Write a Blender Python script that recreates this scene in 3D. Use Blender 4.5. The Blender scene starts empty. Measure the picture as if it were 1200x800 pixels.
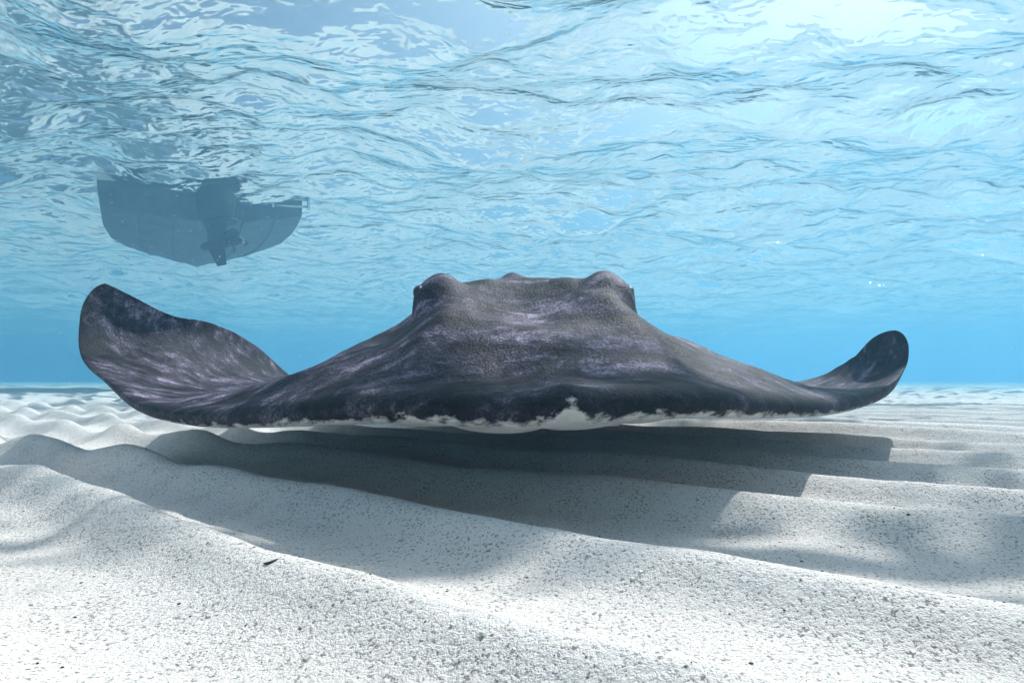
import bpy, bmesh, math, random
import numpy as np
from mathutils import Vector, Matrix

random.seed(7)
rng = np.random.default_rng(11)
SC = bpy.context.scene
COL = SC.collection
R = math.radians

# ------------------------------------------------------------------ camera
CAM_H = 0.12
cam_d = bpy.data.cameras.new('camera')
cam = bpy.data.objects.new('camera', cam_d)
COL.objects.link(cam)
cam.location = (0, 0, CAM_H)
cam.rotation_euler = (R(90) + math.atan(45 / 715), 0, 0)
cam_d.sensor_width = 36.0
cam_d.lens = 36.0 * 715 / 1200
cam_d.clip_start = 0.01
cam_d.clip_end = 3000
SC.camera = cam

# ------------------------------------------------------------------ light
SUN_EL, SUN_AZ = 52.5, 40.0          # azimuth measured to the right of the view direction (+Y)
W = bpy.data.worlds.new('World')
SC.world = W
W.use_nodes = True
wn = W.node_tree
wn.nodes.clear()
sky = wn.nodes.new('ShaderNodeTexSky')
sky.sky_type = 'NISHITA'
sky.sun_disc = False
sky.sun_elevation = R(SUN_EL)
sky.sun_rotation = R(SUN_AZ)
sky.dust_density = 5.0
bg = wn.nodes.new('ShaderNodeBackground')
bg.inputs['Strength'].default_value = 0.07
wo = wn.nodes.new('ShaderNodeOutputWorld')
wn.links.new(sky.outputs[0], bg.inputs[0])
wn.links.new(bg.outputs[0], wo.inputs[0])

sun_d = bpy.data.lights.new('sun', 'SUN')
sun_d.energy = 5.0
sun_d.angle = R(0.6)
sun_d.color = (1.0, 0.875, 0.835)
sun = bpy.data.objects.new('sun', sun_d)
COL.objects.link(sun)
sdir = Vector((math.sin(R(SUN_AZ)) * math.cos(R(SUN_EL)), math.cos(R(SUN_AZ)) * math.cos(R(SUN_EL)), math.sin(R(SUN_EL))))
sun.rotation_euler = sdir.to_track_quat('Z', 'Y').to_euler()
sun.location = (3, 4, 12)

SC.view_settings.view_transform = 'Standard'
SC.view_settings.look = 'None'
SC.view_settings.gamma = 1.0
SC.view_settings.use_curve_mapping = False
SC.view_settings.exposure = 0.5
SC.render.engine = 'CYCLES'
cy = SC.cycles
cy.max_bounces = 5
cy.diffuse_bounces = 2
cy.glossy_bounces = 2
cy.transmission_bounces = 2
cy.volume_bounces = 1
cy.transparent_max_bounces = 8
cy.sample_clamp_indirect = 6
cy.caustics_reflective = True
cy.use_adaptive_sampling = True
cy.adaptive_threshold = .03
cy.adaptive_min_samples = 12
cy.use_denoising = True
try:
    cy.denoiser = 'OPENIMAGEDENOISE'
    cy.denoising_input_passes = 'RGB_ALBEDO_NORMAL'
except Exception:
    pass

# ------------------------------------------------------------------ helpers
def smooth(x):
    x = np.clip(x, 0, 1)
    return x * x * (3 - 2 * x)

_perm = rng.permutation(512)
_grad = np.stack([np.cos(np.arange(512) * 2.399963), np.sin(np.arange(512) * 2.399963)], 1)
def perlin(x, y):
    x = np.asarray(x, float); y = np.asarray(y, float)
    xi = np.floor(x).astype(int); yi = np.floor(y).astype(int)
    xf = x - xi; yf = y - yi
    def g(ix, iy, dx, dy):
        k = _perm[(_perm[ix & 511] + iy) & 511]
        v = _grad[k]
        return v[..., 0] * dx + v[..., 1] * dy
    u = xf ** 3 * (xf * (xf * 6 - 15) + 10); v = yf ** 3 * (yf * (yf * 6 - 15) + 10)
    a = g(xi, yi, xf, yf); b = g(xi + 1, yi, xf - 1, yf)
    c = g(xi, yi + 1, xf, yf - 1); d = g(xi + 1, yi + 1, xf - 1, yf - 1)
    return (a + u * (b - a)) * (1 - v) + (c + u * (d - c)) * v

def spline(xs, ys, x):
    """natural cubic spline through (xs, ys) sampled at x"""
    xs = np.asarray(xs, float); ys = np.asarray(ys, float); n = len(xs)
    hh = np.diff(xs); M = np.zeros((n, n)); r = np.zeros(n)
    M[0, 0] = M[-1, -1] = 1
    for i in range(1, n - 1):
        M[i, i - 1] = hh[i - 1]; M[i, i] = 2 * (hh[i - 1] + hh[i]); M[i, i + 1] = hh[i]
        r[i] = 6 * ((ys[i + 1] - ys[i]) / hh[i] - (ys[i] - ys[i - 1]) / hh[i - 1])
    m = np.linalg.solve(M, r)
    k = np.clip(np.searchsorted(xs, x) - 1, 0, n - 2); h_ = hh[k]
    A = (xs[k + 1] - x) / h_; B = (x - xs[k]) / h_
    return A * ys[k] + B * ys[k + 1] + ((A ** 3 - A) * m[k] + (B ** 3 - B) * m[k + 1]) * h_ ** 2 / 6

def link(name, me, mats=(), parent=None):
    o = bpy.data.objects.new(name, me)
    COL.objects.link(o)
    for m in mats:
        me.materials.append(m)
    if parent is not None:
        o.parent = parent
    return o

def mesh_np(name, V, Q):
    me = bpy.data.meshes.new(name)
    V = np.ascontiguousarray(V, np.float32); Q = np.ascontiguousarray(Q, np.int32)
    k = Q.shape[1]
    me.vertices.add(len(V)); me.vertices.foreach_set('co', V.ravel())
    me.loops.add(Q.size); me.loops.foreach_set('vertex_index', Q.ravel())
    me.polygons.add(len(Q)); me.polygons.foreach_set('loop_start', np.arange(0, Q.size, k, dtype=np.int32))
    me.polygons.foreach_set('use_smooth', np.ones(len(Q), bool))
    me.update(calc_edges=True)
    return me

def grid_mesh(name, xs, ys, zf):
    X, Y = np.meshgrid(xs, ys)
    Z = zf(X, Y)
    V = np.stack([X, Y, Z], -1).reshape(-1, 3)
    nx, ny = len(xs), len(ys)
    i = (np.arange(ny - 1)[:, None] * nx + np.arange(nx - 1)[None, :]).ravel()
    Q = np.stack([i, i + 1, i + 1 + nx, i + nx], 1)
    return mesh_np(name, V, Q)

def axis(lo, hi, step, far_lo, far_hi, growth=1.08):
    mid = list(np.arange(lo, hi + step * .5, step))
    up, s, p = [], step, mid[-1]
    while p < far_hi:
        s *= growth; p += s; up.append(min(p, far_hi))
    dn, s, p = [], step, mid[0]
    while p > far_lo:
        s *= growth; p -= s; dn.append(max(p, far_lo))
    return np.array(dn[::-1] + mid + up)

class Mat:
    """small node-building helper"""
    def __init__(self, name):
        self.m = bpy.data.materials.new(name); self.m.use_nodes = True
        self.t = self.m.node_tree; self.t.nodes.clear()
        self.out = self.t.nodes.new('ShaderNodeOutputMaterial')
    def n(self, typ, ins=None, **props):
        nd = self.t.nodes.new(typ)
        for k, v in props.items():
            setattr(nd, k, v)
        for k, v in (ins or {}).items():
            if isinstance(v, bpy.types.NodeSocket):
                self.t.links.new(v, nd.inputs[k])
            else:
                nd.inputs[k].default_value = v
        return nd
    def noise(self, vec, scale, detail=2, rough=.5, dist=0):
        return self.n('ShaderNodeTexNoise', {'Vector': vec, 'Scale': scale, 'Detail': detail, 'Roughness': rough, 'Distortion': dist}).outputs['Fac']
    def ramp(self, fac, stops, interp='LINEAR'):
        nd = self.n('ShaderNodeValToRGB', {'Fac': fac}); cr = nd.color_ramp; cr.interpolation = interp
        while len(cr.elements) < len(stops):
            cr.elements.new(.5)
        for e, (p, c) in zip(cr.elements, stops):
            e.position = p; e.color = (c, c, c, 1) if isinstance(c, (int, float)) else (*c, 1)
        return nd.outputs['Color']
    def math(self, op, a, b=0.0, c=0.0, clamp=False):
        nd = self.n('ShaderNodeMath', operation=op, use_clamp=clamp)
        for i, v in enumerate((a, b, c)):
            if isinstance(v, bpy.types.NodeSocket):
                self.t.links.new(v, nd.inputs[i])
            else:
                nd.inputs[i].default_value = v
        return nd.outputs[0]
    def mix(self, fac, a, b, blend='MIX'):
        nd = self.n('ShaderNodeMix', data_type='RGBA', blend_type=blend)
        for i, v in ((0, fac), (6, a), (7, b)):
            if isinstance(v, bpy.types.NodeSocket):
                self.t.links.new(v, nd.inputs[i])
            else:
                nd.inputs[i].default_value = (*v, 1) if isinstance(v, tuple) and len(v) == 3 else v
        return nd.outputs[2]
    def bump(self, height, strength, dist, normal=None):
        ins = {'Height': height, 'Strength': strength, 'Distance': dist}
        if normal is not None:
            ins['Normal'] = normal
        return self.n('ShaderNodeBump', ins).outputs[0]
    def principled(self, **ins):
        p = self.n('ShaderNodeBsdfPrincipled', {k.replace('_', ' '): v for k, v in ins.items()})
        self.t.links.new(p.outputs[0], self.out.inputs['Surface'])
        return p
    def objco(self):
        return self.n('ShaderNodeTexCoord').outputs['Object']

def plain(name, col, rough=.5, metal=0.0, var=.25, scale=18):
    M = Mat(name); c = M.objco()
    f = M.noise(c, scale, 4, .6)
    k = M.ramp(f, [(.3, tuple(x * (1 - var) for x in col)), (.7, tuple(min(1, x * (1 + var)) for x in col))])
    M.principled(Base_Color=k, Roughness=rough, Metallic=metal)
    return M.m

# ------------------------------------------------------------------ water surface
WATER_Z = 2.15
kk = []
for i in range(70):
    lam = 0.28 * (3.2 / .28) ** rng.random()
    ang = rng.normal(R(78), R(38))
    amp = 0.0105 * lam ** 0.95 * rng.uniform(.5, 1.1)
    kk.append((2 * math.pi / lam * math.cos(ang), 2 * math.pi / lam * math.sin(ang), amp, rng.uniform(0, 6.28)))
def wave(X, Y):
    Z = np.zeros_like(X)
    r = np.sqrt(X ** 2 + Y ** 2)
    for kx, ky, a, p in kk:
        lam = 2 * math.pi / math.hypot(kx, ky)
        fade = 1 - smooth((r - 30 * lam - 6) / (40 * lam))
        ph = kx * X + ky * Y + p
        Z += a * fade * (np.sin(ph) + .22 * np.cos(2 * ph))
    # a low swell that lifts the water along the starboard side of the moored boat
    Z += .11 * np.exp(-((X + 2.1) / 1.3) ** 2 - ((Y - 7.0) / 2.0) ** 2) + .0 * np.exp(-((X + 4.6) / 1.0) ** 2 - ((Y - 6.4) / 1.6) ** 2)
    return WATER_Z + Z

M = Mat('water_surface')
co = M.objco()
mp = M.n('ShaderNodeMapping', {'Vector': co, 'Scale': (1.0, 1.7, 1.0), 'Rotation': (0, 0, R(14))}).outputs[0]
b1 = M.noise(mp, 2.3, 2, .5, .3)
b2 = M.noise(mp, 8.5, 1, .5, .4)
hsum = M.math('ADD', b1, M.math('MULTIPLY', b2, .32))
nrm = M.bump(hsum, 1.0, .064)
fr = M.n('ShaderNodeFresnel', {'IOR': 1.333, 'Normal': nrm}).outputs[0]
gl = M.n('ShaderNodeBsdfGlossy', {'Color': (1, 1, 1, 1), 'Roughness': .13, 'Normal': nrm}).outputs[0]
tr = M.n('ShaderNodeBsdfTransparent', {'Color': (1, 1, 1, 1)}).outputs[0]
mx = M.n('ShaderNodeMixShader', {0: fr, 1: tr, 2: gl}).outputs[0]
M.t.links.new(mx, M.out.inputs['Surface'])
me = grid_mesh('water_surface', axis(-9, 9, .055, -110, 110), axis(-3, 16, .055, -40, 110), wave)
water = link('water_surface', me, [M.m])
water['kind'] = 'structure'

# ------------------------------------------------------------------ sand
crest_n = np.array([-.9, -.72, -.52, -.34, -.14, .06, .235, .385, .60, .77, .96, 1.16, 1.34, 1.55, 1.73])
crest_k = np.arange(len(crest_n))
def sand_h(X, Y):
    n = .58 * X + .815 * Y
    m = .815 * X - .58 * Y
    n = n + .004 * perlin(m * 19, n * 13 + 4) + .030 * perlin(m * 2.3 + 3.1, n * 2.2) + .012 * perlin(m * 6.5, n * 4.1 + 9)
    k = np.interp(n, crest_n, crest_k)
    k = np.where(n > crest_n[-1], crest_k[-1] + (n - crest_n[-1]) / .19 + .5 * perlin(m * .7, n * .9), k)
    k = np.where(n < crest_n[0], crest_k[0] + (n - crest_n[0]) / .19, k)
    ph = 2 * math.pi * k
    prof = ((1 + np.cos(ph + .55 * np.sin(ph))) / 2) ** 1.25
    prof = prof + .10 * (1 + np.cos(2 * ph)) * perlin(m * 3 + 40, n * 3)
    amp = .028 + .010 * perlin(m * 1.7 + 20, n * 1.4) + .012 * np.exp(-((X + .62) / .3) ** 2 - ((Y - .75) / .45) ** 2)
    Z = amp * (prof - .45)
    Z += .012 * perlin(X * 1.6 + 7, Y * 1.6 + 2) + .0045 * perlin(X * 6 + 1, Y * 6) + .0011 * perlin(X * 26 + 1, Y * 30)
    # crossing secondary ripples on the left, where the crests break up into small mounds
    lft = smooth((-X - .28) / .35)
    c2 = .35 * X * 1 - .94 * Y * .2 + .05 * perlin(X * 4, Y * 4)
    Z += lft * .010 * np.sin(2 * math.pi * (X * .9 + Y * .15) / .21 + 2 * perlin(X * 3, Y * 2.5))
    r = np.sqrt(X ** 2 + Y ** 2)
    Z += .05 * smooth((r - 4) / 20) * perlin(X * .25 + 5, Y * .25)
    return Z * (1 - .6 * smooth((r - 15) / 40))

M = Mat('sand')
co = M.objco()
g1 = M.noise(co, 1150, 2, .6)
g2 = M.noise(co, 420, 3, .65)
g3 = M.noise(co, 95, 3, .6)
g4 = M.noise(co, 3.2, 3, .55)
base = M.ramp(g4, [(.3, (.78, .70, .655)), (.7, (.86, .78, .745))])
spk = M.ramp(M.math('ADD', g2, M.math('MULTIPLY', M.math('SUBTRACT', M.noise(co, 22, 3, .6), .5), .22)), [(.35, .12), (.45, 1.0)])
spk2 = M.ramp(g1, [(.32, .35), (.46, 1.0)])
vor = M.n('ShaderNodeTexVoronoi', {'Vector': co, 'Scale': 130.0, 'Randomness': 1.0}, feature='F1')
dots = M.ramp(vor.outputs['Distance'], [(.10, .12), (.17, 1.0)])
sel = M.ramp(vor.outputs['Color'], [(.72, 0.0), (.78, 1.0)])
col = M.mix(.75, base, spk, 'MULTIPLY')
col = M.mix(.6, col, spk2, 'MULTIPLY')
col = M.mix(M.math('MULTIPLY', sel, .8), col, dots, 'MULTIPLY')
hb = M.math('ADD', M.math('MULTIPLY', g2, .6), M.math('MULTIPLY', g1, .25))
hb = M.math('ADD', hb, M.math('MULTIPLY', g3, .9))
M.principled(Base_Color=col, Roughness=.9, Specular_IOR_Level=.12, Normal=M.bump(hb, .8, .0036))
sand_mat = M.m
me = grid_mesh('seabed', axis(-1.5, 1.5, .0065, -110, 110, 1.05), axis(.12, 2.4, .0065, -40, 110, 1.05), sand_h)
sand = link('sandy_seabed', me, [sand_mat])
sand['kind'] = 'structure'

# ------------------------------------------------------------------ stingray
TH = .069
ray = bpy.data.objects.new('stingray', None)
COL.objects.link(ray)
ray.empty_display_size = .2
ray.location = (.045, .50, 0)
ray.rotation_euler = (0, 0, TH)
ray['label'] = 'large dark grey stingray with upcurled wing tips gliding just above rippled sand'
ray['category'] = 'stingray'
# local axes: x = across (towards its left wing, on the right of the photograph), y = from snout to tail
st = [0, .06, .12, .22, .38, .55, .72, .83, .93, .965]
LL = [(0, 0, .096), (-.044, .011, .093), (-.09, .027, .094), (-.16, .069, .093), (-.276, .161, .082), (-.414, .283, .073),
      (-.571, .424, .092), (-.665, .52, .125), (-.768, .632, .172), (-.786, .658, .226)]
LT = [(0, 1.16, .10), (-.05, 1.17, .10), (-.10, 1.165, .10), (-.20, 1.14, .10), (-.33, 1.09, .10), (-.45, 1.045, .112),
      (-.521, 1.008, .138), (-.57, .942, .198), (-.655, .81, .246), (-.704, .751, .263)]
RL = [(0, 0, .096), (.042, .011, .098), (.091, .027, .099), (.174, .078, .096), (.322, .202, .087), (.446, .312, .088),
      (.565, .418, .104), (.66, .515, .121), (.748, .612, .146), (.769, .630, .176)]
RT = [(0, 1.16, .10), (.05, 1.17, .10), (.10, 1.165, .10), (.20, 1.14, .10), (.36, 1.09, .10), (.52, 1.03, .10),
      (.66, .95, .11), (.735, .865, .132), (.755, .775, .172), (.754, .738, .192)]
def round_tip(L_, T_, tip, blunt):                       # elliptical wing tip closing the last station
    l_, t_, tp = np.array(L_[-1]), np.array(T_[-1]), np.array(tip)
    mid, half = (l_ + t_) / 2, (t_ - l_) / 2
    for ph in (18, 36, 54, 72, 90):
        a_ = R(ph)
        L_.append(tuple((mid + (tp - mid) * math.sin(a_) - half * math.cos(a_)) * .62 + (tp + (l_ - tp) * (1 - math.sin(a_))) * .38))
        T_.append(tuple((mid + (tp - mid) * math.sin(a_) + half * math.cos(a_)) * blunt + (tp + (t_ - tp) * (1 - math.sin(a_))) * (1 - blunt)))
round_tip(LL, LT, (-.766, .694, .301), .12); round_tip(RL, RT, (.772, .668, .219), .8)
st = st + [.965 + .035 * v / 5 for v in (1, 2, 3, 4, 5)]
sk = np.array([-v for v in st[::-1]] + st[1:])
Lk = np.array(LL[::-1] + RL[1:]); Tk = np.array(LT[::-1] + RT[1:])
NS, NT = 421, 190
u = np.linspace(-1, 1, NS)
s = np.sign(u) * (1 - (1 - np.abs(u)) ** 1.25)
Ls = np.stack([spline(sk, Lk[:, i], s) for i in range(3)], -1)
Ts = np.stack([spline(sk, Tk[:, i], s) for i in range(3)], -1)
# uneven, slightly nicked margin
Ts[:, 2] += .0028 * perlin(s * 34, s * 0 + 3.3) * smooth((1 - np.abs(s)) / .05) * (np.abs(s) > .6)
tau = np.linspace(0, 1, NT)
t = tau ** 1.9
Sg, Tg = np.meshgrid(s, t, indexing='ij')
Mm = Ls[:, None, :] * (1 - t)[None, :, None] + Ts[:, None, :] * t[None, :, None]
chord = np.linalg.norm(Ts - Ls, axis=1)[:, None]
dS = np.gradient(Mm, axis=0); dT = np.gradient(Mm, axis=1)
N = np.cross(dS, dT); N /= np.linalg.norm(N, axis=2, keepdims=True) + 1e-12
N[N[..., 2] < 0] *= 1
if N[NS // 2, NT // 2, 2] < 0:
    N = -N
# blur the normal along the span so the curled tips stay smooth
kern = np.exp(-np.linspace(-2, 2, 25) ** 2); kern /= kern.sum()
for c_ in range(3):
    P_ = np.pad(N[..., c_], ((12, 12), (0, 0)), 'edge')
    N[..., c_] = sum(kern[i] * P_[i:i + NS] for i in range(25))
N /= np.linalg.norm(N, axis=2, keepdims=True) + 1e-12
out = smooth((np.abs(Sg) - .42) / .5)
Mm = Mm - N * (out * .045 * np.sin(np.pi * Tg ** .8) * np.minimum(chord / .5, 1))[..., None]
# rounded rim: half thickness
rr = np.interp(np.abs(s), [0, .15, .4, .7, .9, 1], [.0165, .015, .013, .011, .007, .003])[:, None]
dl = Tg * chord
te = np.minimum(.028, .3 * chord + 1e-4)
e = np.sqrt(np.clip(1 - (1 - np.clip(dl / te, 0, 1)) ** 2, 0, 1))
tail_e = np.clip((1 - Tg) * chord / np.minimum(.16, .45 * chord + 1e-4), 0, 1) ** .65
th = rr * e * tail_e
Bx, Ay = Mm[..., 0], Mm[..., 1]
Hk = spline([0, .05, .1, .2, .3, .38, .46, .56, .7, .85, 1.0, 1.1, 1.2], [.0, .010, .030, .082, .128, .153, .166, .170, .150, .102, .053, .02, 0], np.clip(Ay, 0, 1.2))
Hk = np.maximum(Hk, 0)
bell = .76 * np.exp(-(np.abs(Bx) / .228) ** 2.6) + .24 * np.exp(-(Bx / .5) ** 2)
rise = 1 - np.exp(-(dl / .085) ** 1.5)
dz = Hk * bell * rise * np.clip(tail_e * 1.0, 0, 1)
def gs(cx, cyy, sx, sy, rot=0):
    x_, y_ = Bx - cx, Ay - cyy
    c_, s_ = math.cos(rot), math.sin(rot)
    xr, yr = c_ * x_ + s_ * y_, -s_ * x_ + c_ * y_
    return np.exp(-(xr / sx) ** 2 - (yr / sy) ** 2)
EYES = [(-.118, .305, -1), (.104, .305, 1)]
for ex, ey, sg in EYES:
    dz += (.020 if sg < 0 else .018) * np.exp(-(((Bx - ex) / .030) ** 2 + ((Ay - ey) / .038) ** 2) ** 3)      # knob carrying the eye
    dz += .007 * gs(ex * 1.0, ey + .07, .032, .06)                       # ridge behind it
    dz += .015 * gs(ex * .92, ey - .075, .026, .07, sg * .3)
    dz += .009 * gs(ex * .80, ey + .02, .040, .05)              # ridge running down to the snout
    dz -= .026 * gs(ex + sg * .062, ey + .03, .034, .075)                # hollow on the outer side
    dz -= .012 * gs(ex * .9, ey + .10, .022, .03)                        # spiracle
    dz += .009 * gs(ex + sg * .15, .24, .035, .16, sg * -.7)             # muscle band sweeping into the wing
    dz -= .007 * gs(ex + sg * .10, .20, .03, .10, sg * -.6)
dz -= .022 * gs(-.008, .255, .058, .065)                                  # dished forehead between the eyes
dz += .006 * gs(-.008, .165, .075, .03)                                 # lip of the dish
dz -= .007 * gs(.0, .10, .14, .03)                                       # dip behind the snout rim
dz += .006 * gs(-.055, .345, .022, .03) + .005 * gs(.045, .335, .022, .025)
dz += .010 * gs(-.012, .47, .016, .04) * 1.0                             # midline thorn row
tex = .0040 * perlin(Bx * 14 + 5, Ay * 9) + .0018 * perlin(Bx * 34, Ay * 20 + 8) + .0010 * perlin(Bx * 80, Ay * 46)
tex += .0035 * perlin(np.abs(Bx) * 7 + Ay * 9, Bx * 3 - Ay * 4 + 50)
dz += tex * smooth(dl / .05) * tail_e
top = Mm + N * th[..., None]
top[..., 2] += dz
for ex, ey, sg in EYES:                                                  # the knobs lean outwards
    kx = np.exp(-(((Bx - ex) / .030) ** 2 + ((Ay - ey) / .040) ** 2) ** 2)
    top[..., 0] += sg * .017 * kx
# underside: gentle belly, nasal flap and gill swellings
bot = Mm - N * th[..., None]
bl = .004 * np.exp(-(Bx / .22) ** 2) * smooth((Ay - .05) / .12) * smooth((1.12 - Ay) / .3)
for cx, w_, a_ in [(-.125, .030, .003), (-.055, .040, .006), (.022, .038, .006), (.078, .028, .004)]:
    bl += a_ * np.sqrt(np.clip(1 - ((Bx - cx) / w_) ** 2, 0, 1)) * smooth((dl - .02) / .03) * smooth((.2 - Ay) / .06)
bot[..., 2] -= bl * smooth(dl / .04)
# upturned tip of the snout
nt_ = gs(.003, .0, .016, .03); top[..., 2] += .007 * nt_; bot[..., 2] += .006 * nt_
edge_t = e + smooth(dl / .3); edge_b = -(e + smooth(dl / .3))
idx_t = np.arange(NS * NT).reshape(NS, NT)
idx_b = NS * NT + np.arange(NS * NT).reshape(NS, NT)
idx_b[:, 0] = idx_t[:, 0]; idx_b[:, -1] = idx_t[:, -1]
V = np.concatenate([top.reshape(-1, 3), bot.reshape(-1, 3)])
att = np.concatenate([edge_t.ravel(), edge_b.ravel()])
sv = np.concatenate([Sg.ravel(), Sg.ravel()])
def quads(I, flip):
    a, b, c, d = I[:-1, :-1].ravel(), I[1:, :-1].ravel(), I[1:, 1:].ravel(), I[:-1, 1:].ravel()
    return np.stack([a, d, c, b] if flip else [a, b, c, d], 1)
Q = np.concatenate([quads(idx_t, False), quads(idx_b, True)])
# whip tail, grown out of the back of the disc
tn, tk = 60, 12
tv, tatt = [], []
for i in range(tn):
    q = i / (tn - 1)
    ya = .98 + 1.55 * q
    xa = .10 * math.sin(q * 3.0) * q
    za = .128 - .03 * q + .03 * math.sin(q * 4)
    rad = .036 * (1 - q) ** 1.4 + .0035
    for j in range(tk):
        an = 2 * math.pi * j / tk
        tv.append((xa + rad * math.cos(an) * 1.15, ya, za + rad * math.sin(an))); tatt.append(1.6)
o0 = len(V)
tq = [(o0 + i * tk + j, o0 + i * tk + (j + 1) % tk, o0 + (i + 1) * tk + (j + 1) % tk, o0 + (i + 1) * tk + j) for i in range(tn - 1) for j in range(tk)]
V = np.concatenate([V, np.array(tv)]); Q = np.concatenate([Q, np.array(tq)])
att = np.concatenate([att, np.array(tatt)]); sv = np.concatenate([sv, np.zeros(len(tv))])
me = mesh_np('stingray_body', V, Q)
at_ = me.attributes.new('rim', 'FLOAT', 'POINT'); at_.data.foreach_set('value', att.astype(np.float32))
at_ = me.attributes.new('span', 'FLOAT', 'POINT'); at_.data.foreach_set('value', sv.astype(np.float32))

M = Mat('stingray_skin')
co = M.objco()
rim = M.n('ShaderNodeAttribute', attribute_name='rim').outputs['Fac']
span = M.n('ShaderNodeAttribute', attribute_name='span').outputs['Fac']
n1 = M.noise(co, 9, 5, .65, .4)
n2 = M.noise(co, 55, 4, .7, .3)
n3 = M.noise(co, 330, 3, .65)
strk = M.n('ShaderNodeMapping', {'Vector': co, 'Scale': (7, 26, 16), 'Rotation': (0, 0, R(8))}).outputs[0]
n4 = M.noise(strk, 1.6, 5, .65, .6)
mot = M.math('ADD', M.math('MULTIPLY', n1, .45), M.math('ADD', M.math('MULTIPLY', n2, .28), M.math('MULTIPLY', n4, .42)))
dark = M.ramp(mot, [(.41, (.003, .0022, .003)), (.52, (.012, .009, .014)), (.60, (.064, .050, .074)), (.70, (.30, .245, .33))])  # mottled skin pattern; its palest tones also paint highlights into the colour
dark = M.mix(.75, dark, M.ramp(n3, [(.36, .22), (.5, .9), (.64, 2.3)]), 'MULTIPLY')
# dark margin along the disc: pigment plus painted-in shading of the curved rim
mar = M.ramp(M.math('ADD', rim, M.math('MULTIPLY', M.math('SUBTRACT', n2, .5), .5)), [(.0, .25), (.95, .35), (1.0, .62), (1.0, 1.0)])
mar = M.ramp(M.math('MULTIPLY', M.math('ADD', rim, M.math('MULTIPLY', M.math('SUBTRACT', n2, .5), .35)), .8), [(.0, .22), (.62, .3), (.86, 1.0)])
dark = M.mix(.8, dark, mar, 'MULTIPLY')
# white underside with a feathered border
fcoord = M.n('ShaderNodeCombineXYZ', {'X': M.math('MULTIPLY', span, 42.0), 'Y': M.math('MULTIPLY', rim, 1.6)}).outputs[0]
fn = M.noise(fcoord, 1.0, 4, .65)
fn2 = M.noise(co, 70, 3, .6)
sn = M.math('POWER', 2.718, M.math('MULTIPLY', M.math('POWER', M.math('DIVIDE', M.math('ADD', span, -.004), .014), 2.0), -1.0))
shift = M.math('ADD', M.math('MULTIPLY', M.math('SUBTRACT', fn, .5), 1.9), M.math('MULTIPLY', M.math('SUBTRACT', fn2, .5), .7))
shift = M.math('ADD', shift, M.math('MULTIPLY', sn, -.5))
wing = M.math('MULTIPLY', M.ramp(M.math('ABSOLUTE', span), [(.50, 0.0), (.75, 1.0)]), .55)
lv = M.math('ADD', M.math('ADD', M.math('ADD', rim, shift), .60), wing)
wfac = M.ramp(M.math('ADD', M.math('MULTIPLY', lv, 1.0), .5), [(.30, 1.0), (.66, 0.0)])
white = M.ramp(n2, [(.3, (.62, .59, .55)), (.65, (.82, .79, .76))])
colr = M.mix(wfac, dark, white)
hb = M.math('ADD', M.math('MULTIPLY', n2, .5), M.math('MULTIPLY', n3, .55))
hb = M.math('ADD', hb, M.math('MULTIPLY', n4, .5))
rgh = M.ramp(n2, [(.3, .5), (.7, .7)])
M.principled(Base_Color=colr, Roughness=rgh, Specular_IOR_Level=.17, Normal=M.bump(hb, 1.0, .0030))
body = link('body', me, [M.m], ray)

# eyes: dark glossy bulbs set into the outer side of each knob
M = Mat('eye')
c = M.objco()
M.principled(Base_Color=M.ramp(M.noise(c, 60, 2), [(.3, (.006, .005, .005)), (.7, (.03, .025, .018))]), Roughness=.5)
eye_mat = M.m
def height_at(x, y):
    k = np.argmin((top[..., 0] - x) ** 2 + (top[..., 1] - y) ** 2)
    return top.reshape(-1, 3)[k, 2]
for ex, ey, sg in EYES:
    bm = bmesh.new()
    bmesh.ops.create_uvsphere(bm, u_segments=28, v_segments=18, radius=1)
    for v in bm.verts:
        v.co = Vector((v.co.x * .0085, v.co.y * .017, v.co.z * .011))
        if v.co.z > .004:                                    # heavy lid
            v.co.z = .004 + (v.co.z - .004) * .8
    me = bpy.data.meshes.new('eye'); bm.to_mesh(me); bm.free()
    for p in me.polygons: p.use_smooth = True
    eo = link('eye', me, [eye_mat], body)
    eo.location = (ex + sg * .0275, ey + .002, height_at(ex + sg * .017, ey) - .017)

# ------------------------------------------------------------------ boat
def add_box(bm, c, d, bev=0.0, rot=None):
    r = bmesh.ops.create_cube(bm, size=1)
    vs = r['verts']
    bmesh.ops.scale(bm, vec=d, verts=vs)
    if bev:
        es = list({e_ for v in vs for e_ in v.link_edges})
        bb = bmesh.ops.bevel(bm, geom=es, offset=bev, segments=3, profile=.6, affect='EDGES')
        vs = list({v for f in bb['faces'] for v in f.verts} | {v for v in vs if v.is_valid})
    if rot is not None:
        bmesh.ops.rotate(bm, cent=(0, 0, 0), matrix=rot, verts=vs)
    bmesh.ops.translate(bm, vec=c, verts=vs)

def add_tube(bm, pts, rad, k=10):
    rings = []
    for i, p in enumerate(pts):
        p = Vector(p)
        d = (Vector(pts[min(i + 1, len(pts) - 1)]) - Vector(pts[max(i - 1, 0)])).normalized()
        q = d.to_track_quat('Z', 'Y')
        r_ = rad[i] if isinstance(rad, (list, tuple)) else rad
        rings.append([bm.verts.new(p + q @ Vector((r_ * math.cos(2 * math.pi * j / k), r_ * math.sin(2 * math.pi * j / k), 0))) for j in range(k)])
    for a, b in zip(rings, rings[1:]):
        for j in range(k):
            bm.faces.new((a[j], a[(j + 1) % k], b[(j + 1) % k], b[j]))
    bm.faces.new(rings[0][::-1]); bm.faces.new(rings[-1])

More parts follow.
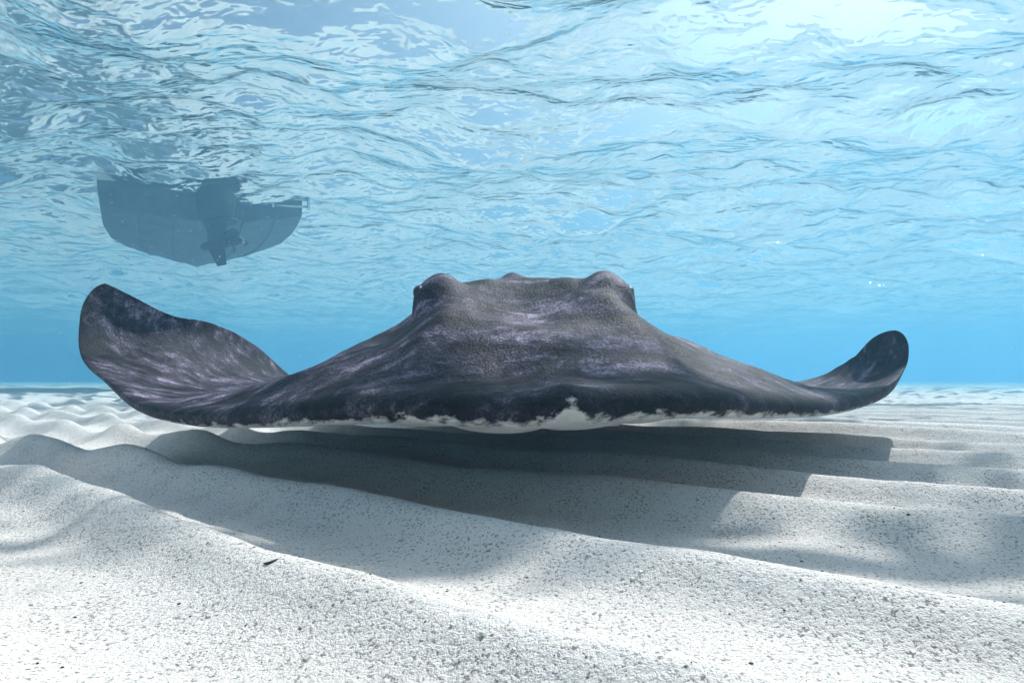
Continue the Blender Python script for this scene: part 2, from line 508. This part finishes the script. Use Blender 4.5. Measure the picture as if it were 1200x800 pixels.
def loft(bm, secs, cap=True):
    """closed sections with equal counts -> skin"""
    rings = [[bm.verts.new(p) for p in s_] for s_ in secs]
    k = len(rings[0])
    for a, b in zip(rings, rings[1:]):
        for j in range(k):
            bm.faces.new((a[j], a[(j + 1) % k], b[(j + 1) % k], b[j]))
    if cap:
        bm.faces.new(rings[0][::-1]); bm.faces.new(rings[-1])
    return rings

def fin(bm):
    bmesh.ops.recalc_face_normals(bm, faces=bm.faces[:])

def make(name, bm, mat, parent, sm=False):
    fin(bm)
    me = bpy.data.meshes.new(name); bm.to_mesh(me); bm.free()
    if sm:
        for p in me.polygons: p.use_smooth = True
    return link(name, me, mat if isinstance(mat, (list, tuple)) else [mat], parent)

m_bottom = plain('bottom_paint', (.09, .105, .13), .8, 0, .25, 6)
m_gel = plain('white_gelcoat', (.62, .62, .58), .35, 0, .12, 5)
m_motor = plain('motor_paint', (.008, .009, .011), .6, 0, .3, 10)
m_steel = plain('steel', (.55, .56, .57), .25, 1.0, .1, 20)
m_glass = plain('smoked_screen', (.05, .07, .08), .08, 0, .1, 4)

boat = bpy.data.objects.new('motorboat', None)
COL.objects.link(boat)
boat['label'] = 'small motorboat hull with outboard motor floating at the water surface'
boat['category'] = 'boat'
BOAT_YAW = R(30)          # heading turned to the left of the view direction
boat.location = (-3.42, 6.75, WATER_Z)
boat.rotation_euler = (R(-1.5), R(-4.5), BOAT_YAW)
# stations: y, keel depth, chine half beam, chine depth, gunwale half beam, gunwale height
ST = [(y_ * .66, kd_ * (.70 if kd_ > 0 else 1), a_, cd_ * (.62 if cd_ > 0 else 1), b_, c_) for y_, kd_, a_, cd_, b_, c_ in [(0, .40, .98, .22, 1.16, .62), (.5, .46, 1.0, .25, 1.18, .63), (1.2, .52, 1.01, .27, 1.20, .65), (2.2, .55, .97, .26, 1.20, .69),
      (3.2, .52, .82, .20, 1.12, .76), (4.1, .38, .55, .06, .92, .84), (4.8, .12, .26, -.14, .58, .91), (5.25, -.35, .06, -.5, .2, .97)]]
def section(y, kd, cb, cd, gb, gz):
    pl_b = cb + (gb - cb) * .25 if cd > 0 else cb + .02
    half = [(0, -kd), (cb * .34, -kd + (kd - cd) * .34 - .0), (cb * .36, -kd + (kd - cd) * .34 - .022), (cb * .70, -kd + (kd - cd) * .70),
            (cb * .72, -kd + (kd - cd) * .70 - .022), (cb, -cd), (cb + .03, -cd + .006)]
    wl = max(-cd + .02, .13)
    half2 = [(cb + .03 + (gb - cb - .03) * .15, wl)]
    return half, half2
bm = bmesh.new()
rows = []
for y, kd, cb, cd, gb, gz in ST:
    h1, h2 = section(y, kd, cb, cd, gb, gz)
    half = h1 + h2
    pts = [(-x, y, z) for x, z in half[::-1]] + [(x, y, z) for x, z in half[1:]]
    rows.append([bm.verts.new(p) for p in pts])
for a, b in zip(rows, rows[1:]):
    for j in range(len(a) - 1):
        bm.faces.new((a[j], a[j + 1], b[j + 1], b[j]))
bm.faces.new(rows[0])
hull = make('hull', bm, m_bottom, boat)
# white topsides above the painted bottom
bm = bmesh.new()
rows = []
for y, kd, cb, cd, gb, gz in ST:
    h1, h2 = section(y, kd, cb, cd, gb, gz)
    x0, z0 = h2[0]
    half = [(x0, z0), (x0 + (gb - x0) * .5, z0 + (gz - z0) * .45), (gb, gz), (gb + .03, gz + .02), (gb - .02, gz + .05), (gb - .09, gz + .04)]
    rows.append([[bm.verts.new((sg * x, y, z)) for x, z in half] for sg in (-1, 1)])
for a, b in zip(rows, rows[1:]):
    for q in (0, 1):
        for j in range(5):
            bm.faces.new((a[q][j], a[q][j + 1], b[q][j + 1], b[q][j]))
    bm.faces.new((a[0][5], a[1][5], b[1][5], b[0][5]))                      # deck
f0 = rows[0]
bm.faces.new(f0[0] + f0[1][::-1])                                            # upper transom
make('topsides', bm, m_gel, hull)
# steering console with screen
bm = bmesh.new(); add_box(bm, (0, 1.5, .95), (.7, .5, .6), .05)
cons = make('console', bm, m_gel, boat)
bm = bmesh.new(); add_box(bm, (0, 1.72, 1.38), (.64, .03, .34), .01, None)
make('windscreen', bm, m_glass, cons)
# outboard motor, steered over
mo = bpy.data.objects.new('outboard_motor', None); COL.objects.link(mo); mo.parent = boat
mo.location = (.06, -.26, 0); mo.rotation_euler = (0, R(3), R(38))
def ell(cx, cy_, z, rx, ry, n=20, p=2.6):
    o = []
    for i in range(n):
        a_ = 2 * math.pi * i / n; c_, s_ = math.cos(a_), math.sin(a_)
        o.append((cx + rx * math.copysign(abs(c_) ** (2 / p), c_), cy_ + ry * math.copysign(abs(s_) ** (2 / p), s_), z))
    return o
bm = bmesh.new()
loft(bm, [ell(0, -.02, z, rx, ry) for z, rx, ry in [(.30, .14, .20), (.34, .19, .27), (.55, .21, .31), (.85, .20, .29), (.97, .16, .22), (1.0, .08, .12)]])
make('cowl', bm, m_motor, mo, True)
bm = bmesh.new()
loft(bm, [ell(0, 0, z, rx, ry) for z, rx, ry in [(.34, .16, .20), (.10, .175, .20), (-.12, .17, .19), (-.27, .15, .18), (-.31, .10, .16), (-.34, .06, .14), (-.48, .048, .12), (-.56, .045, .11)]])
make('leg', bm, m_motor, mo, True)
bm = bmesh.new()
loft(bm, [ell(0, cy_, z, rx, ry, 20, 2) for z, rx, ry, cy_ in [(-.335, .11, .22, -.06), (-.35, .115, .23, -.06), (-.362, .11, .22, -.06)]])
make('cavitation_plate', bm, m_motor, mo)
bm = bmesh.new()
add_tube(bm, [(0, .24, -.58), (0, .19, -.58), (0, .08, -.58), (0, -.10, -.58), (0, -.20, -.58)], [.008, .04, .062, .06, .045], 16)
gc = make('gearcase', bm, m_motor, mo, True)
bm = bmesh.new()
def flat(y0, y1, z, w): return [(-w, y0, z), (0, y0 - .02, z), (w, y0, z), (w, y1, z), (0, y1 + .02, z), (-w, y1, z)]
loft(bm, [flat(-.09, .10, -.60, .014), flat(-.11, .04, -.72, .011), flat(-.12, -.03, -.82, .007)])
make('skeg', bm, m_motor, mo)
bm = bmesh.new()
add_tube(bm, [(0, -.19, -.58), (0, -.25, -.58), (0, -.33, -.58), (0, -.36, -.58)], [.045, .05, .04, .012], 14)
for kb in range(3):
    a0 = kb * 2 * math.pi / 3 + .3
    vs = []
    for iy in range(7):
        for ir in range(5):
            r_ = .04 + .095 * ir / 4
            w_ = (iy / 6 - .5) * 1.75 * math.sin(math.pi * (.28 + .62 * ir / 4))
            an = a0 + w_
            vs.append(bm.verts.new((r_ * math.cos(an), -.27 + (iy / 6 - .5) * .10, -.58 + r_ * math.sin(an))))
    for iy in range(6):
        for ir in range(4):
            q = iy * 5 + ir
            bm.faces.new((vs[q], vs[q + 1], vs[q + 6], vs[q + 5]))
pr = make('propeller', bm, m_motor, mo, True)
md = pr.modifiers.new('thickness', 'SOLIDIFY'); md.thickness = .008; md.offset = 0
bm = bmesh.new(); add_box(bm, (0, .16, .28), (.26, .14, .5), .02)
make('mounting_bracket', bm, m_motor, mo)
# boarding ladder hanging at the starboard corner of the transom
bm = bmesh.new()
for lx in (.66, 1.06):
    add_tube(bm, [(lx, .04, .66), (lx, -.12, .66), (lx, -.15, .55), (lx, -.16, .1), (lx, -.17, -.10)], .016, 10)
lad = make('boarding_ladder', bm, m_steel, boat, True)
for lz in (.30, .02, -.07):
    bm = bmesh.new(); add_tube(bm, [(.66, -.165, lz), (1.06, -.165, lz)], .02 if lz > -.05 else .014, 10)
    make('rung', bm, m_steel, lad, True)

# ------------------------------------------------------------------ small things on the sand
def chip(bm, p, size, fl=.5, k=6):
    an0 = random.random() * 6.28
    T = Matrix.Translation(p) @ Matrix.Rotation(an0, 4, 'Z') @ Matrix.Rotation(random.uniform(-.5, .5), 4, 'X')
    up, lo = [], []
    for j in range(k):
        a_ = 2 * math.pi * j / k
        r_ = size * random.uniform(.6, 1.2)
        up.append(bm.verts.new(T @ Vector((r_ * .75 * math.cos(a_), r_ * .6 * math.sin(a_), size * fl * .5))))
        lo.append(bm.verts.new(T @ Vector((r_ * math.cos(a_), r_ * .85 * math.sin(a_), -size * fl * .5))))
    bm.faces.new(up)
    for j in range(k):
        bm.faces.new((lo[j], lo[(j + 1) % k], up[(j + 1) % k], up[j]))
    bm.faces.new(lo[::-1])

def ground(x, y): return float(sand_h(np.array([[x]]), np.array([[y]]))[0, 0])

m_dark = plain('dark_grit', (.05, .045, .04), .8, 0, .5, 200)
m_shell = plain('shell_grit', (.66, .62, .55), .6, 0, .2, 200)
for nm, mt, cnt, lo_, hi_ in (('dark_grit', m_dark, 700, .0005, .0016), ('shell_grit', m_shell, 700, .0008, .0028)):
    bm = bmesh.new()
    yy = .16 + 1.5 * rng.random(cnt) ** 1.6
    xx = (rng.random(cnt) * 2 - 1) * (yy * .95 + .08)
    zz = sand_h(xx[None, :], yy[None, :])[0]
    for x, y, z in zip(xx, yy, zz):
        sz = lo_ + (hi_ - lo_) * random.random() ** 3
        chip(bm, (x, y, z + sz * .1), sz, .6, 5)
    o = make(nm, bm, mt, None)
    o['kind'] = 'stuff'
    o['label'] = 'dark grains scattered over the white sand' if nm == 'dark_grit' else 'pale broken shell grains scattered over the white sand'
    o['category'] = 'grit'

for x, y, ang, lab in ((-.146, .375, .1, 'thin dark weed sliver lying on the bright crest beside the shadow'),
                       (.151, .39, .5, 'short curved dark weed sliver on sunlit sand past the shadow tip')):
    bm = bmesh.new()
    pts = []
    for i in range(9):
        q = i / 8 - .5
        px_, py_ = x + .0085 * math.cos(ang) * q * 2 * .5, y + .0085 * math.sin(ang) * q
        py_ += .0022 * (q * 2) ** 2
        pts.append((px_, py_, ground(px_, py_) + .0004))
    add_tube(bm, pts, [.0003, .0006, .0008, .0009, .0009, .0008, .0007, .0005, .0003], 6)
    o = make('weed_sliver', bm, m_dark, None, True)
    o['label'] = lab; o['category'] = 'seaweed'; o['group'] = 'weed slivers on the sand'
for x, y, sz, lab in ((-.043, .365, .0045, 'pale shell chip lying at the edge of the stingray shadow'),):
    bm = bmesh.new(); chip(bm, (x, y, ground(x, y) + .001), sz, .45, 8)
    o = make('shell_chip', bm, m_shell, None)
    o['label'] = lab; o['category'] = 'shell'

# suspended specks drifting in the water
bm = bmesh.new()
for i in range(1600):
    y = .7 + 4.5 * random.random() ** .8
    x = random.uniform(-1, 1) * (y * .95 + .2)
    z = random.uniform(.06, min(1.9, .3 + y * .62))
    r_ = .0004 * (1 + 1.6 * random.random() ** 3) * y
    bmesh.ops.create_icosphere(bm, subdivisions=1, radius=r_, matrix=Matrix.Translation((x, y, z)))
o = make('suspended_specks', bm, plain('speck', (.75, .75, .72), .8), None)
o['kind'] = 'stuff'
o['label'] = 'tiny pale specks of silt drifting in the clear blue water'; o['category'] = 'silt'

# ------------------------------------------------------------------ the water body itself
bm = bmesh.new(); add_box(bm, (0, 30, 1.35), (260, 200, 5.1))
hz = Mat('haze')
pv = hz.n('ShaderNodeVolumePrincipled', {'Color': (.17, .365, .54, 1), 'Density': .1, 'Anisotropy': .55, 'Absorption Color': (0, .25, .6, 1)})
hz.t.links.new(pv.outputs[0], hz.out.inputs['Volume'])
haze = make('haze', bm, hz.m, None)
haze['kind'] = 'stuff'
haze['label'] = 'clear pale blue sea water filling the whole scene'; haze['category'] = 'water'
